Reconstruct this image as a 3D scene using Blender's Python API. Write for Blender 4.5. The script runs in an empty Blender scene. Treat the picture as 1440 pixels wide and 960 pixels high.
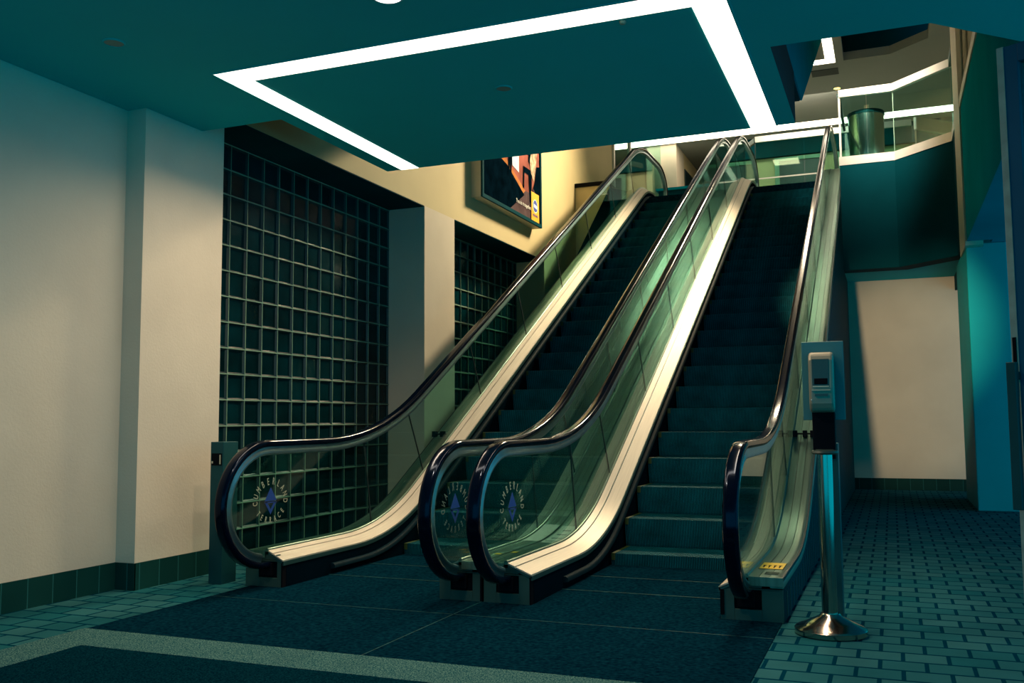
import bpy, bmesh, math, random
from mathutils import Vector, Matrix
random.seed(7)
sc = bpy.context.scene
COL = sc.collection

# ------------------------------------------------------------------ materials
def new_mat(name):
    m = bpy.data.materials.new(name); m.use_nodes = True
    nt = m.node_tree; nt.nodes.clear()
    out = nt.nodes.new('ShaderNodeOutputMaterial')
    return m, nt, out

def N(nt, t, **kw):
    n = nt.nodes.new(t)
    for k, v in kw.items():
        if k in n.inputs: n.inputs[k].default_value = v
        else: setattr(n, k, v)
    return n

def ramp(nt, fac, c0, c1, p0=0.0, p1=1.0):
    r = nt.nodes.new('ShaderNodeValToRGB')
    r.color_ramp.elements[0].position = p0; r.color_ramp.elements[1].position = p1
    r.color_ramp.elements[0].color = (*c0, 1); r.color_ramp.elements[1].color = (*c1, 1)
    nt.links.new(fac, r.inputs['Fac'])
    return r.outputs['Color']

def surf(name, base, rough=0.5, metal=0.0, var=0.06, scale=3.0, bump=0.0, bscale=40.0, spec=0.5,
         stretch=(1, 1, 1), coat=0.0, rvar=0.0, tint=None):
    """principled surface whose colour wanders a little with object-space noise"""
    m, nt, out = new_mat(name)
    p = N(nt, 'ShaderNodeBsdfPrincipled')
    p.inputs['Roughness'].default_value = rough
    p.inputs['Metallic'].default_value = metal
    p.inputs['Specular IOR Level'].default_value = spec
    p.inputs['Coat Weight'].default_value = coat
    if tint: p.inputs['Specular Tint'].default_value = (*tint, 1)
    p.inputs['Coat Roughness'].default_value = 0.08
    tc = N(nt, 'ShaderNodeTexCoord'); mp = N(nt, 'ShaderNodeMapping')
    mp.inputs['Scale'].default_value = stretch
    nt.links.new(tc.outputs['Object'], mp.inputs['Vector'])
    ns = N(nt, 'ShaderNodeTexNoise'); ns.inputs['Scale'].default_value = scale; ns.inputs['Detail'].default_value = 5
    nt.links.new(mp.outputs[0], ns.inputs['Vector'])
    lo = tuple(max(0, c * (1 - var)) for c in base); hi = tuple(min(1, c * (1 + var)) for c in base)
    nt.links.new(ramp(nt, ns.outputs['Fac'], lo, hi, .3, .7), p.inputs['Base Color'])
    if rvar:
        mr = N(nt, 'ShaderNodeMapRange'); mr.inputs['To Min'].default_value = rough - rvar; mr.inputs['To Max'].default_value = rough + rvar
        nt.links.new(ns.outputs['Fac'], mr.inputs['Value']); nt.links.new(mr.outputs[0], p.inputs['Roughness'])
    if bump:
        n2 = N(nt, 'ShaderNodeTexNoise'); n2.inputs['Scale'].default_value = bscale; n2.inputs['Detail'].default_value = 4
        nt.links.new(mp.outputs[0], n2.inputs['Vector'])
        b = N(nt, 'ShaderNodeBump'); b.inputs['Strength'].default_value = bump; b.inputs['Distance'].default_value = .01
        nt.links.new(n2.outputs['Fac'], b.inputs['Height']); nt.links.new(b.outputs[0], p.inputs['Normal'])
    nt.links.new(p.outputs[0], out.inputs['Surface'])
    return m

def emit(name, col, s):
    m, nt, out = new_mat(name)
    e = N(nt, 'ShaderNodeEmission'); e.inputs['Color'].default_value = (*col, 1); e.inputs['Strength'].default_value = s
    nt.links.new(e.outputs[0], out.inputs['Surface'])
    return m

def glass(name, tint, refl=1.0, rough=0.02):
    m, nt, out = new_mat(name)
    t = N(nt, 'ShaderNodeBsdfTransparent'); t.inputs['Color'].default_value = (*tint, 1)
    g = N(nt, 'ShaderNodeBsdfGlossy'); g.inputs['Roughness'].default_value = rough
    g.inputs['Color'].default_value = (.9, 1, .97, 1)
    fr = N(nt, 'ShaderNodeLayerWeight'); fr.inputs['Blend'].default_value = .5
    pw = N(nt, 'ShaderNodeMath', operation='POWER'); pw.inputs[1].default_value = 5.0
    nt.links.new(fr.outputs['Facing'], pw.inputs[0])
    mu = N(nt, 'ShaderNodeMath', operation='MULTIPLY_ADD'); mu.inputs[1].default_value = .9; mu.inputs[2].default_value = .035 * refl
    nt.links.new(pw.outputs[0], mu.inputs[0])
    mx = N(nt, 'ShaderNodeMixShader')
    nt.links.new(mu.outputs[0], mx.inputs['Fac'])
    nt.links.new(t.outputs[0], mx.inputs[1]); nt.links.new(g.outputs[0], mx.inputs[2])
    nt.links.new(mx.outputs[0], out.inputs['Surface'])
    return m

def brick(name, c1, c2, mortar, bw, rh, ms, axes='XY', off=(0, 0), rough=.5, bump=.4, offset=.5, wob=.35, spec=.5):
    """tiles laid in world metres"""
    m, nt, out = new_mat(name)
    p = N(nt, 'ShaderNodeBsdfPrincipled'); p.inputs['Specular IOR Level'].default_value = spec
    geo = N(nt, 'ShaderNodeTexCoord')
    sep = N(nt, 'ShaderNodeSeparateXYZ'); nt.links.new(geo.outputs['Object'], sep.inputs[0])
    cmb = N(nt, 'ShaderNodeCombineXYZ')
    for i, a in enumerate(axes):
        ad = N(nt, 'ShaderNodeMath', operation='ADD'); ad.inputs[1].default_value = off[i]
        nt.links.new(sep.outputs[a], ad.inputs[0]); nt.links.new(ad.outputs[0], cmb.inputs[i])
    b = N(nt, 'ShaderNodeTexBrick'); b.offset = offset; b.squash = 1
    b.inputs['Scale'].default_value = 1.0
    b.inputs['Brick Width'].default_value = bw; b.inputs['Row Height'].default_value = rh
    b.inputs['Mortar Size'].default_value = ms; b.inputs['Mortar Smooth'].default_value = .3
    b.inputs['Color1'].default_value = (*c1, 1); b.inputs['Color2'].default_value = (*c2, 1); b.inputs['Mortar'].default_value = (*mortar, 1)
    nt.links.new(cmb.outputs[0], b.inputs['Vector'])
    ns = N(nt, 'ShaderNodeTexNoise'); ns.inputs['Scale'].default_value = 2.2; ns.inputs['Detail'].default_value = 6
    nt.links.new(geo.outputs['Object'], ns.inputs['Vector'])
    mr = N(nt, 'ShaderNodeMapRange'); mr.inputs['To Min'].default_value = 1 - wob; mr.inputs['To Max'].default_value = 1 + wob
    nt.links.new(ns.outputs['Fac'], mr.inputs['Value'])
    mul = N(nt, 'ShaderNodeVectorMath', operation='SCALE')
    nt.links.new(b.outputs['Color'], mul.inputs[0]); nt.links.new(mr.outputs[0], mul.inputs['Scale'])
    nt.links.new(mul.outputs[0], p.inputs['Base Color'])
    p.inputs['Roughness'].default_value = rough
    bm = N(nt, 'ShaderNodeBump', invert=True); bm.inputs['Strength'].default_value = bump; bm.inputs['Distance'].default_value = .004
    nt.links.new(b.outputs['Fac'], bm.inputs['Height']); nt.links.new(bm.outputs[0], p.inputs['Normal'])
    nt.links.new(p.outputs[0], out.inputs['Surface'])
    return m

def speckle(name, ca, cb, scale=260, rough=.85, p0=.4, p1=.62, bump=.5):
    m, nt, out = new_mat(name)
    p = N(nt, 'ShaderNodeBsdfPrincipled'); p.inputs['Roughness'].default_value = rough; p.inputs['Specular IOR Level'].default_value = 0
    tc = N(nt, 'ShaderNodeTexCoord'); ns = N(nt, 'ShaderNodeTexNoise'); ns.inputs['Scale'].default_value = scale; ns.inputs['Detail'].default_value = 3
    nt.links.new(tc.outputs['Object'], ns.inputs['Vector'])
    nt.links.new(ramp(nt, ns.outputs['Fac'], ca, cb, p0, p1), p.inputs['Base Color'])
    b = N(nt, 'ShaderNodeBump'); b.inputs['Strength'].default_value = bump; b.inputs['Distance'].default_value = .004
    nt.links.new(ns.outputs['Fac'], b.inputs['Height']); nt.links.new(b.outputs[0], p.inputs['Normal'])
    nt.links.new(p.outputs[0], out.inputs['Surface'])
    return m

M = {}
M['wall'] = surf('warm painted plaster', (.62, .545, .44), .75, var=.07, scale=1.3, bump=.12, bscale=60, spec=.25)
M['wall_up'] = surf('yellowed painted plaster', (.60, .50, .28), .7, var=.07, scale=1.0, bump=.1, bscale=50, spec=.25)  # plaster in a yellower base tone
M['ceil'] = surf('teal grey ceiling paint', (.0005, .46, .48), .85, var=.04, scale=1.0, spec=.2)  # white ceiling; the teal shadow tone is put into its colour
M['ceil_up'] = surf('grey ceiling paint', (.36, .38, .36), .85, var=.04, scale=.7, spec=.2)
M['floor_up'] = surf('pale upper floor', (.42, .43, .40), .6, var=.06, scale=1)
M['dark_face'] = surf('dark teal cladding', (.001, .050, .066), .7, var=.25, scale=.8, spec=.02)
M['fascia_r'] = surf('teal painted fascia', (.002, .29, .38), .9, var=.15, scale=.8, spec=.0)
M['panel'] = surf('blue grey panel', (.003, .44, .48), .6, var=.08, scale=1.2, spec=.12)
M['brick'] = brick('teal floor tile', (.026, .115, .132), (.010, .088, .108), (.0, .030, .055), .197, .1735, .011,
                   off=(10.14, 10.1), rough=.8, bump=.5, spec=.0)
M['base'] = brick('dark green base tile', (.003, .036, .034), (.005, .046, .042), (.02, .12, .12), .187, 1.0, .004, axes='YZ',
                  off=(10.06, .5), rough=.5, bump=.3, offset=0, spec=.05)
M['base_x'] = brick('dark green base tile across', (.003, .036, .034), (.005, .046, .042), (.02, .12, .12), .187, 1.0, .004, axes='XZ',
                    off=(10.06, .5), rough=.5, bump=.3, offset=0, spec=.05)
M['plate'] = speckle('dark blue floor plate', (.0002, .008, .018), (.002, .027, .046), 45, rough=.6, p0=.3, p1=.72, bump=.2)
M['plate_edge'] = surf('worn plate edge', (.006, .050, .060), .6, spec=.1, var=.6, scale=30)
M['mat_border'] = speckle('speckled mat border', (.002, .05, .07), (.11, .22, .20), 150, p0=.4, p1=.66)
M['mat_in'] = speckle('dark mat pile', (.0, .010, .020), (.002, .030, .045), 140)
M['rubber'] = surf('black handrail rubber', (.001, .003, .010), .13, var=.3, scale=4, spec=.22, tint=(.45, .62, 1.0))
M['guide'] = surf('dark steel handrail guide', (.10, .15, .17), .35, metal=.8, var=.1, scale=10)
M['rail_guide'] = surf('teal steel handrail guide', (.22, .34, .36), .28, metal=.9, var=.1, scale=10)
M['steel'] = surf('brushed steel', (.55, .53, .47), .30, metal=1.0, var=.06, scale=8, stretch=(40, 1, 1), bump=.04, bscale=30)
M['deck'] = surf('satin aluminium deck', (.56, .50, .42), .45, metal=.25, spec=.3, var=.10, scale=5, stretch=(30, .6, .6), bump=.05, bscale=20, rvar=.06)
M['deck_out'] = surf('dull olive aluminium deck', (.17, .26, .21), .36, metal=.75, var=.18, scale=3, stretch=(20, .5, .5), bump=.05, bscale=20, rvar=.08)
M['groove'] = surf('dark groove', (.006, .02, .022), .6)
M['trim'] = surf('dark teal deck trim', (.03, .10, .10), .4, metal=.5)
M['skirt'] = surf('black skirt panel', (.001, .007, .013), .9, var=.3, scale=2, spec=.0)
M['brush'] = surf('skirt brush strip', (.001, .014, .022), .6, spec=.04, var=.2, scale=20)
M['front'] = surf('grey green newel plate', (.030, .075, .065), .5, metal=.3, var=.15, scale=4)
M['step'] = surf('dark blue step metal', (.003, .120, .160), .58, metal=.25, spec=.12, var=.35, scale=6, rvar=.06)
M['step_groove'] = surf('dark step groove', (.0003, .010, .018), .7, spec=.03)  # darker copy of the step metal, groove shade put into the colour
M['step_yellow'] = surf('dull yellow step edge', (.02, .045, .002), .6, var=.4, scale=8)
M['glass'] = glass('green balustrade glass', (.70, .89, .865), 1.1)
M['glass_clear'] = glass('teal balcony glass', (.66, .86, .84), 1.6)
M['block'] = surf('dark glass block', (.001, .020, .026), .16, var=.5, scale=2.0, bump=.35, bscale=9, spec=.10)
M['block_in'] = surf('ribbed block core', (.001, .028, .032), .45, var=.5, scale=3.5, stretch=(1, 6, .5), spec=.5)
M['mortar'] = surf('pale block joint', (.20, .34, .25), .6, var=.15, scale=6, spec=.1)
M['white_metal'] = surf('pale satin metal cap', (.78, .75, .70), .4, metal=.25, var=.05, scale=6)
M['cream'] = surf('cream painted metal', (.62, .56, .40), .5, var=.06, scale=4)
M['chrome'] = surf('polished steel', (.50, .42, .36), .14, metal=1.0, var=.04, scale=6)
M['bin_steel'] = surf('bright bin steel', (.85, .84, .78), .22, metal=1.0, var=.03, scale=5)
M['steel_dark'] = surf('dark pedestal steel', (.012, .075, .085), .4, metal=.2, spec=.15, var=.12, scale=4)
M['plastic_blue'] = surf('blue grey backing board', (.035, .15, .17), .45, var=.05, scale=4)
M['plastic'] = surf('silver grey plastic', (.27, .25, .19), .4, metal=.2, spec=.3, var=.06, scale=5)
M['plastic_dk'] = surf('dark grey plastic', (.03, .055, .05), .35, var=.1, scale=5)
M['black'] = surf('matt black', (.002, .003, .006), .7, spec=.08)
M['light'] = emit('ceiling strip diffuser', (1.0, .90, .76), 1.6)
M['light_up'] = emit('upper strip diffuser', (1.0, .84, .60), 4.0)
M['light_panel'] = emit('upper panel diffuser', (1.0, .80, .46), 6.0)
M['down'] = emit('lit downlight', (.95, .95, 1.0), 6.0)
M['down_amber'] = emit('amber downlight', (1.0, .50, .10), 3.0)
M['can_off'] = surf('unlit downlight lens', (.12, .24, .19), .5)
M['yellow'] = surf('yellow warning sticker', (.75, .47, .02), .5)
M['white_label'] = surf('pale label', (.55, .60, .50), .5, var=.1, scale=30)
M['orange'] = surf('orange print', (.95, .42, .01), .5)
M['blue'] = surf('blue print', (.02, .06, .42), .5)
M['decal_blue'] = surf('blue decal', (.010, .06, .30), .5)
M['decal'] = surf('pale gold decal', (.46, .47, .33), .5)
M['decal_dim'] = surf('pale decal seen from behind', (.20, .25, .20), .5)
M['p_dark'] = surf('poster black', (.001, .006, .012), .4, var=.5, scale=6, spec=0)
M['p_wall'] = surf('poster rose wall', (.30, .10, .08), .5, var=.35, scale=3, spec=0)
M['p_floor'] = surf('poster lit floor', (.45, .17, .06), .5, var=.25, scale=4, spec=0)
M['p_grey'] = surf('poster grey floor', (.09, .06, .065), .5, var=.3, scale=4, spec=0)
M['p_win'] = surf('poster window', (.62, .72, .85), .5, var=.1, scale=8, spec=0)
M['p_red'] = surf('poster orange figure', (.60, .12, .03), .5, var=.4, scale=8, spec=0)
M['p_tan'] = surf('poster tan cloth', (.50, .36, .26), .5, var=.6, scale=14, spec=0)
M['p_white'] = surf('poster white', (.8, .8, .76), .5, spec=0)
M['door_frame'] = surf('blue grey door metal', (.002, .085, .15), .5, spec=.15, var=.1, scale=3)
M['door_edge'] = surf('worn pale door edge', (.34, .33, .27), .45, var=.2, scale=14)
M['doorway'] = surf('dark doorway leaf', (.008, .03, .035), .4)
M['screen_glass'] = glass('dark tinted screen glass', (.55, .80, .74), 1.2)
M['carton'] = surf('beige carton', (.55, .44, .28), .7)

# ------------------------------------------------------------------ mesh builder
class MB:
    def __init__(s): s.v = []; s.f = []; s.m = []
    def add(s, vs, fs, mi=0):
        o = len(s.v); s.v += [tuple(v) for v in vs]
        for f in fs: s.f.append(tuple(i + o for i in f)); s.m.append(mi)
    def box(s, x0, x1, y0, y1, z0, z1, mi=0):
        s.add([(x0, y0, z0), (x1, y0, z0), (x1, y1, z0), (x0, y1, z0), (x0, y0, z1), (x1, y0, z1), (x1, y1, z1), (x0, y1, z1)],
              [(0, 3, 2, 1), (4, 5, 6, 7), (0, 1, 5, 4), (1, 2, 6, 5), (2, 3, 7, 6), (3, 0, 4, 7)], mi)
    def prism(s, poly, a0, a1, axis='x', mi=0):
        """extrude a 2-D polygon: axis x -> poly is (y,z); axis z -> poly is (x,y); axis y -> (x,z)"""
        n = len(poly)
        def P(p, a):
            return (a, p[0], p[1]) if axis == 'x' else ((p[0], p[1], a) if axis == 'z' else (p[0], a, p[1]))
        vs = [P(p, a0) for p in poly] + [P(p, a1) for p in poly]
        fs = [tuple(range(n)), tuple(range(2 * n - 1, n - 1, -1))]
        for i in range(n):
            j = (i + 1) % n; fs.append((i, i + n, j + n, j))
        s.add(vs, fs, mi)
    def sweep(s, path, section, mi=0, close=True, caps=True):
        """path: list of ((y,z),(ny,nz)); section: (x, n) points"""
        k = len(section); vs = []
        for (py, pz), (ny, nz) in path:
            for x, n in section: vs.append((x, py + n * ny, pz + n * nz))
        fs = []
        for i in range(len(path) - 1):
            for j in range(k if close else k - 1):
                a = i * k + j; b = i * k + (j + 1) % k
                fs.append((a, b, b + k, a + k))
        if caps and close:
            fs.append(tuple(range(k))); fs.append(tuple(range(len(path) * k - 1, (len(path) - 1) * k - 1, -1)))
        s.add(vs, fs, mi)
    def lathe(s, prof, c=(0, 0, 0), seg=40, mi=0, axis='z'):
        vs = []; fs = []
        for r, h in prof:
            for k in range(seg):
                a = 2 * math.pi * k / seg
                if axis == 'z': vs.append((c[0] + r * math.cos(a), c[1] + r * math.sin(a), c[2] + h))
                elif axis == 'y': vs.append((c[0] + r * math.cos(a), c[1] + h, c[2] + r * math.sin(a)))
                else: vs.append((c[0] + h, c[1] + r * math.cos(a), c[2] + r * math.sin(a)))
        for i in range(len(prof) - 1):
            for k in range(seg):
                a = i * seg + k; b = i * seg + (k + 1) % seg
                fs.append((a, b, b + seg, a + seg))
        fs.append(tuple(range(seg))); fs.append(tuple(range((len(prof) - 1) * seg, len(prof) * seg)))
        s.add(vs, fs, mi)
    def build(s, name, mats, parent=None, smooth=False, bevel=0.0, origin=None, auto=None):
        me = bpy.data.meshes.new(name)
        vs = s.v
        if origin is not None: vs = [(a - origin[0], b - origin[1], c - origin[2]) for a, b, c in vs]
        me.from_pydata(vs, [], s.f)
        if not isinstance(mats, (list, tuple)): mats = [mats]
        for m in mats: me.materials.append(m)
        for p, mi in zip(me.polygons, s.m): p.material_index = mi
        bm = bmesh.new(); bm.from_mesh(me); bmesh.ops.recalc_face_normals(bm, faces=bm.faces)
        if auto is not None:
            for f in bm.faces: f.smooth = True
            for e in bm.edges:
                if len(e.link_faces) == 2 and e.calc_face_angle(0) > auto: e.smooth = False
        bm.to_mesh(me); bm.free()
        if smooth:
            for p in me.polygons: p.use_smooth = True
        ob = bpy.data.objects.new(name, me); COL.objects.link(ob)
        if origin is not None: ob.location = origin
        if parent is not None:
            ob.parent = parent
            ob.matrix_parent_inverse = Matrix.Translation(-Vector(parent.location)) if origin is None or True else Matrix()
        if bevel:
            b = ob.modifiers.new('bevel', 'BEVEL'); b.width = bevel; b.segments = 2; b.limit_method = 'ANGLE'; b.angle_limit = .6
        return ob

def tag(o, label=None, cat=None, group=None, kind=None):
    if label: o['label'] = label
    if cat: o['category'] = cat
    if group: o['group'] = group
    if kind: o['kind'] = kind
    return o
def thing(name, loc, label, cat, group=None):
    o = bpy.data.objects.new(name, None); COL.objects.link(o); o.location = loc; o.empty_display_size = .1
    return tag(o, label, cat, group)
def struct(name, mb, mats, **kw):
    o = mb.build(name, mats, **kw); o['kind'] = 'structure'; return o

# ------------------------------------------------------------------ constants measured from the photograph
ZC = 3.322           # lower ceiling
Z2 = 5.03            # upper floor
ZU = 7.5             # upper ceiling
XL = -4.94           # left wall
XP = -4.774          # pillar faces
XG = -5.22           # glass block plane
SL = .548            # escalator slope

# ------------------------------------------------------------------ setting
mb = MB(); mb.box(-6.2, 4.2, -3.0, 17.0, -.15, 0); struct('floor', mb, M['brick'])
# lower ceiling, one slab with the notch, the escalator opening and the stair opening
mb = MB()
mb.prism([(XL, -3.0), (4.2, -3.0), (4.2, 16.3), (-.62, 16.3), (-.62, 14.80), (.18, 14.80), (.95, 14.03), (.95, 6.28), (.28, 5.63),
          (-.59, 5.63), (-.59, 7.2), (-4.06, 7.2), (-4.06, 5.63), (XL, 5.63)], ZC, 3.70, 'z')
struct('ceiling', mb, M['ceil'])
# left wall and pillars
mb = MB(); mb.box(XL - .3, XL, -3.0, 5.05, 0, ZC + .3); struct('wall_left', mb, M['wall'])
mb = MB(); mb.box(-5.5, XP, 5.05, 5.884, 0, ZU); struct('wall_left_pier', mb, M['wall'])
mb = MB(); mb.box(-5.5, XP, 9.31, 10.09, 0, 3.525); struct('wall_left_pillar', mb, M['wall'])
mb = MB(); mb.box(-5.5, XP, 5.884, 17.1, 3.525, ZU); struct('wall_left_header', mb, M['wall_up'])
mb = MB(); mb.box(-5.5, XP, 13.24, 17.1, 0, 3.525); struct('wall_left_back', mb, M['wall_up'])
# glass block bays
for wn, (y0, y1, ph) in enumerate(((5.884, 9.31, 6.536), (10.09, 13.24, 10.30)), 1):
    mb = MB(); mb.box(-5.5, XG - .045, y0, y1, 0, 3.525, 0)
    zs = [3.507 - .2195 * k for k in range(17)]; zs = [z for z in zs if z > .05]
    ys = []
    y = ph
    while y > y0: y -= .2325
    y += .2325
    while y < y1 - .02: ys.append(y); y += .2325
    for z in zs: mb.box(XG - .045, XG + .002, y0, y1, z - .0042, z + .0042, 1)
    for y in ys: mb.box(XG - .045, XG + .0005, y - .0026, y + .0026, .0, 3.52, 1)
    # pillow-faced blocks
    yy = [y0] + ys + [y1]; zz = sorted(zs + [0.0, 3.52])
    for a in range(len(yy) - 1):
        for b in range(len(zz) - 1):
            ya, yb, za, zb = yy[a] + .0035, yy[a + 1] - .0035, zz[b] + .0045, zz[b + 1] - .0045
            if yb - ya < .03 or zb - za < .03: continue
            d = .014
            r = random.uniform(-.004, .004)
            vs = [(XG - .004, ya, za), (XG - .004, yb, za), (XG - .004, yb, zb), (XG - .004, ya, zb),
                  (XG - .020 + r, ya + d, za + d), (XG - .020 - r, yb - d, za + d), (XG - .020 - r, yb - d, zb - d), (XG - .020 + r, ya + d, zb - d)]
            mb.add(vs, [(0, 1, 5, 4), (1, 2, 6, 5), (2, 3, 7, 6), (3, 0, 4, 7)], 2)
            mb.add(vs[4:], [(0, 1, 2, 3)], 3)
    struct('window_%d' % wn, mb, [M['wall'], M['mortar'], M['block_in'], M['block']])
mb = MB(); mb.box(XG - .04, XP - .002, 5.884, 9.31, 3.515, 3.53); struct('trim_9', mb, M['dark_face'])  # dark panel paints in the shade under the header
mb = MB(); mb.box(XG - .04, XP - .002, 10.09, 13.24, 3.515, 3.53); struct('trim_10', mb, M['dark_face'])  # same painted soffit shade over the second bay
# base tiles
mb = MB(); mb.box(XL, XL + .012, -3.0, 5.04, 0, .18); struct('baseboard_left', mb, M['base'])
mb = MB(); mb.box(XP, XP + .012, 5.04, 5.884, 0, .18); struct('baseboard_left_pier', mb, M['base'])
mb = MB(); mb.box(XL, XP + .012, 5.038, 5.05, 0, .18); struct('baseboard_left_corner', mb, M['base_x'])
mb = MB(); mb.box(XP, XP + .012, 9.31, 10.09, 0, .18); struct('baseboard_left_pillar', mb, M['base'])
mb = MB(); mb.box(-.80, 1.12, 16.118, 16.13, 0, .18); struct('baseboard_back', mb, M['base_x'])
# back walls
mb = MB(); mb.box(-.80, 4.2, 16.13, 16.3, 0, 3.70); struct('wall_back', mb, M['wall'])
mb = MB(); mb.prism([(XP, 14.80), (-4.19, 14.80), (-4.19, 16.3), (XP, 16.3)], 0, Z2 - .002, 'z'); struct('wall_back_landing', mb, M['wall_up'])
mb = MB(); mb.box(XP, -4.19, 14.77, 14.80, Z2 - .045, Z2 + .02); struct('trim_1', mb, M['black'])
# fascia of the upper floor round the opening
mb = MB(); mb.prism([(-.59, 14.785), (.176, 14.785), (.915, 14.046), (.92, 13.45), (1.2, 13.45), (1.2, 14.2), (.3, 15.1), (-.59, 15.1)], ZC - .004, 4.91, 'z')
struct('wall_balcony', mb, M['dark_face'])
mb = MB(); mb.prism([(.92, 6.28), (.92, 12.55), (1.2, 12.55), (1.2, 6.28)], 3.25, 4.91, 'z')
mb.box(1.2, 4.2, 6.3, 12.8, 3.25, ZC + .01)
struct('wall_right_fascia', mb, M['fascia_r'])
mb = MB(); mb.box(.90, 1.10, 12.55, 13.45, 3.2, ZU); struct('wall_right_column', mb, M['cream'])
for dx in (.985, 1.045):
    mb = MB(); mb.box(dx - .012, dx + .012, 12.52, 12.56, 5.05, ZU); struct('trim_%d' % (4 if dx < 1 else 5), mb, M['cream'])
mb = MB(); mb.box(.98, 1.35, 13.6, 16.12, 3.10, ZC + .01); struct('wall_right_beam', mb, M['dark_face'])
# pale slab edge strips
mb = MB(); mb.prism([(-.60, 14.78), (.175, 14.78), (.90, 14.045), (.90, 13.45), (1.1, 13.45), (1.1, 14.2), (.25, 15.05), (-.60, 15.05)], 4.91, Z2 + .01, 'z')
struct('trim_2', mb, M['white_metal'])
mb = MB(); mb.box(.905, 1.1, 6.28, 12.55, 4.91, Z2); struct('trim_3', mb, M['cream'])
# pillar under the right fascia
mb = MB(); mb.box(.92, 1.365, 12.75, 14.6, .0, 3.25); struct('wall_right_pier', mb, M['panel'], bevel=.012)
# upper floor
mb = MB(); mb.prism([(-6.2, 17.1), (-4.774, 17.1), (-4.774, 14.82), (-4.19, 14.82), (-4.19, 17.75), (-.59, 17.75), (-.59, 14.82), (.2, 14.82), (.97, 14.05), (.97, 6.3), (4.2, 6.3), (4.2, 27), (-6.2, 27)], 4.9, Z2, 'z')
struct('floor_upper', mb, M['floor_up'])
# upper ceiling with a further opening
mb = MB()
mb.prism([(-6.2, 5), (-.57, 5), (-.57, 17.46), (.2, 17.46), (.8, 16.95), (.8, 5), (4.2, 5), (4.2, 27), (-6.2, 27)], ZU, ZU + .15, 'z')
struct('ceiling_upper', mb, M['ceil_up'])
mb = MB(); mb.box(-.8, 1.0, 5, 18, ZU + 1.0, ZU + 1.1); mb.box(-.7, .95, 17.5, 17.6, ZU + .15, ZU + 1.0)
mb.box(.82, .9, 5, 17, ZU + .15, ZU + 1.0); mb.box(-.75, -.6, 5, 18, ZU + .15, ZU + 1.0)
struct('ceiling_recess', mb, M['dark_face'])
# next flight of escalators above: side casing and underside
mb = MB()
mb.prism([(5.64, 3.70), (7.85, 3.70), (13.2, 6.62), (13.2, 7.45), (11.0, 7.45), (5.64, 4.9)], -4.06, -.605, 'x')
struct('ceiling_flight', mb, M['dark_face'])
mb = MB(); mb.prism([(5.64, 3.73), (7.93, 3.73), (13.2, 6.60), (13.2, 7.45), (11.0, 7.45), (5.64, 4.9)], -.605, -.592, 'x')
struct('trim_6', mb, M['fascia_r'])
mb = MB(); mb.box(-.60, -.588, 5.635, 7.19, ZC + .001, 3.71); struct('trim_7', mb, M['dark_face'])
# upper level back: column, side wall, far wall and doors
mb = MB(); mb.box(-5.1, -4.42, 21.35, 22.2, Z2, ZU); struct('wall_upper_column', mb, M['wall'])
mb = MB(); mb.box(-4.60, -4.42, 22.2, 26, Z2, ZU); mb.box(-6.2, 4.2, 26, 26.2, Z2, ZU); struct('wall_upper_back', mb, M['wall_up'])
mb = MB(); mb.box(-6.4, 4.2, 5.0, 5.2, 3.71, ZU + 1.1); struct('wall_upper_front', mb, M['ceil_up'])  # unseen wall added to keep blue world light out of the upper level
mb = MB(); mb.box(-6.4, -6.2, 14, 27, Z2, ZU); struct('wall_upper_left', mb, M['wall_up'])
mb = MB(); mb.box(4.0, 4.2, 6.3, 27, Z2, ZU); struct('wall_upper_right', mb, M['wall'])
mb = MB(); mb.box(-4.43, -4.40, 22.25, 24.3, Z2, 7.12); struct('door_1', mb, M['doorway'])
def far_door(i, x0, x1):
    mb = MB(); mb.box(x0, x1, 21.75, 21.8, Z2, 6.93, 0); mb.box(x0 - .10, x0, 21.72, 21.8, Z2, 7.01, 1); mb.box(x1, x1 + .10, 21.72, 21.8, Z2, 7.01, 1)
    mb.box(x0, x1, 21.72, 21.8, 6.93, 7.01, 1)
    struct('door_%d' % i, mb, [M['doorway'], M['mortar']])
far_door(2, -2.16, -.9)
mb = MB(); mb.box(-4.42, -2.25, 21.8, 22.0, Z2, 6.3); mb.box(-2.9, 3.2, 21.8, 22.0, Z2, ZU); struct('wall_upper_lobby', mb, M['wall_up'])
mb = MB(); mb.box(-2.9, 3.2, 21.70, 21.8, 7.04, ZU); struct('trim_8', mb, M['dark_face'])  # dark band paints the shading along the top of the lobby wall

# ------------------------------------------------------------------ floor plates and mat
pl = thing('floor_plate', (-2.36, 4.7, 0), 'dark blue floor plate in front of the escalators, between the mat and the newels', 'floor plate')
xs = [(-4.13, -2.405), (-2.395, -.602)]
for x0, x1 in xs:
    for y0, y1 in ((4.02, 5.045), (5.052, 6.02)):
        mb = MB(); mb.box(x0, x1, y0, y1, .0, .006)
        if y0 > 5: mb = MB(); mb.box(max(x0, -4.13), x1, y0, 5.46 if False else y1, 0, .006)
        mb.build('plate_section', M['plate'], pl)
mb = MB()
for y in (4.018, 5.0485): mb.box(-4.13, -.602, y - .004, y + .004, 0, .0075)
mb.box(-2.404, -2.396, 4.02, 5.46, 0, .0075)
mb.build('edge_strip', M['plate_edge'], pl)
mt = thing('floor_mat', (-2.4, 2.0, 0), 'dark entrance mat with a pale speckled border at the bottom of the photo', 'mat')
mb = MB(); mb.box(-4.12, -.62, 3.70, 4.008, .0, .012); mb.box(-4.12, -3.83, .5, 3.70, .0, .012)
mb.build('border', M['mat_border'], mt)
mb = MB(); mb.box(-3.83, -.62, .5, 3.70, .0, .010); mb.build('pile', M['mat_in'], mt)

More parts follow.
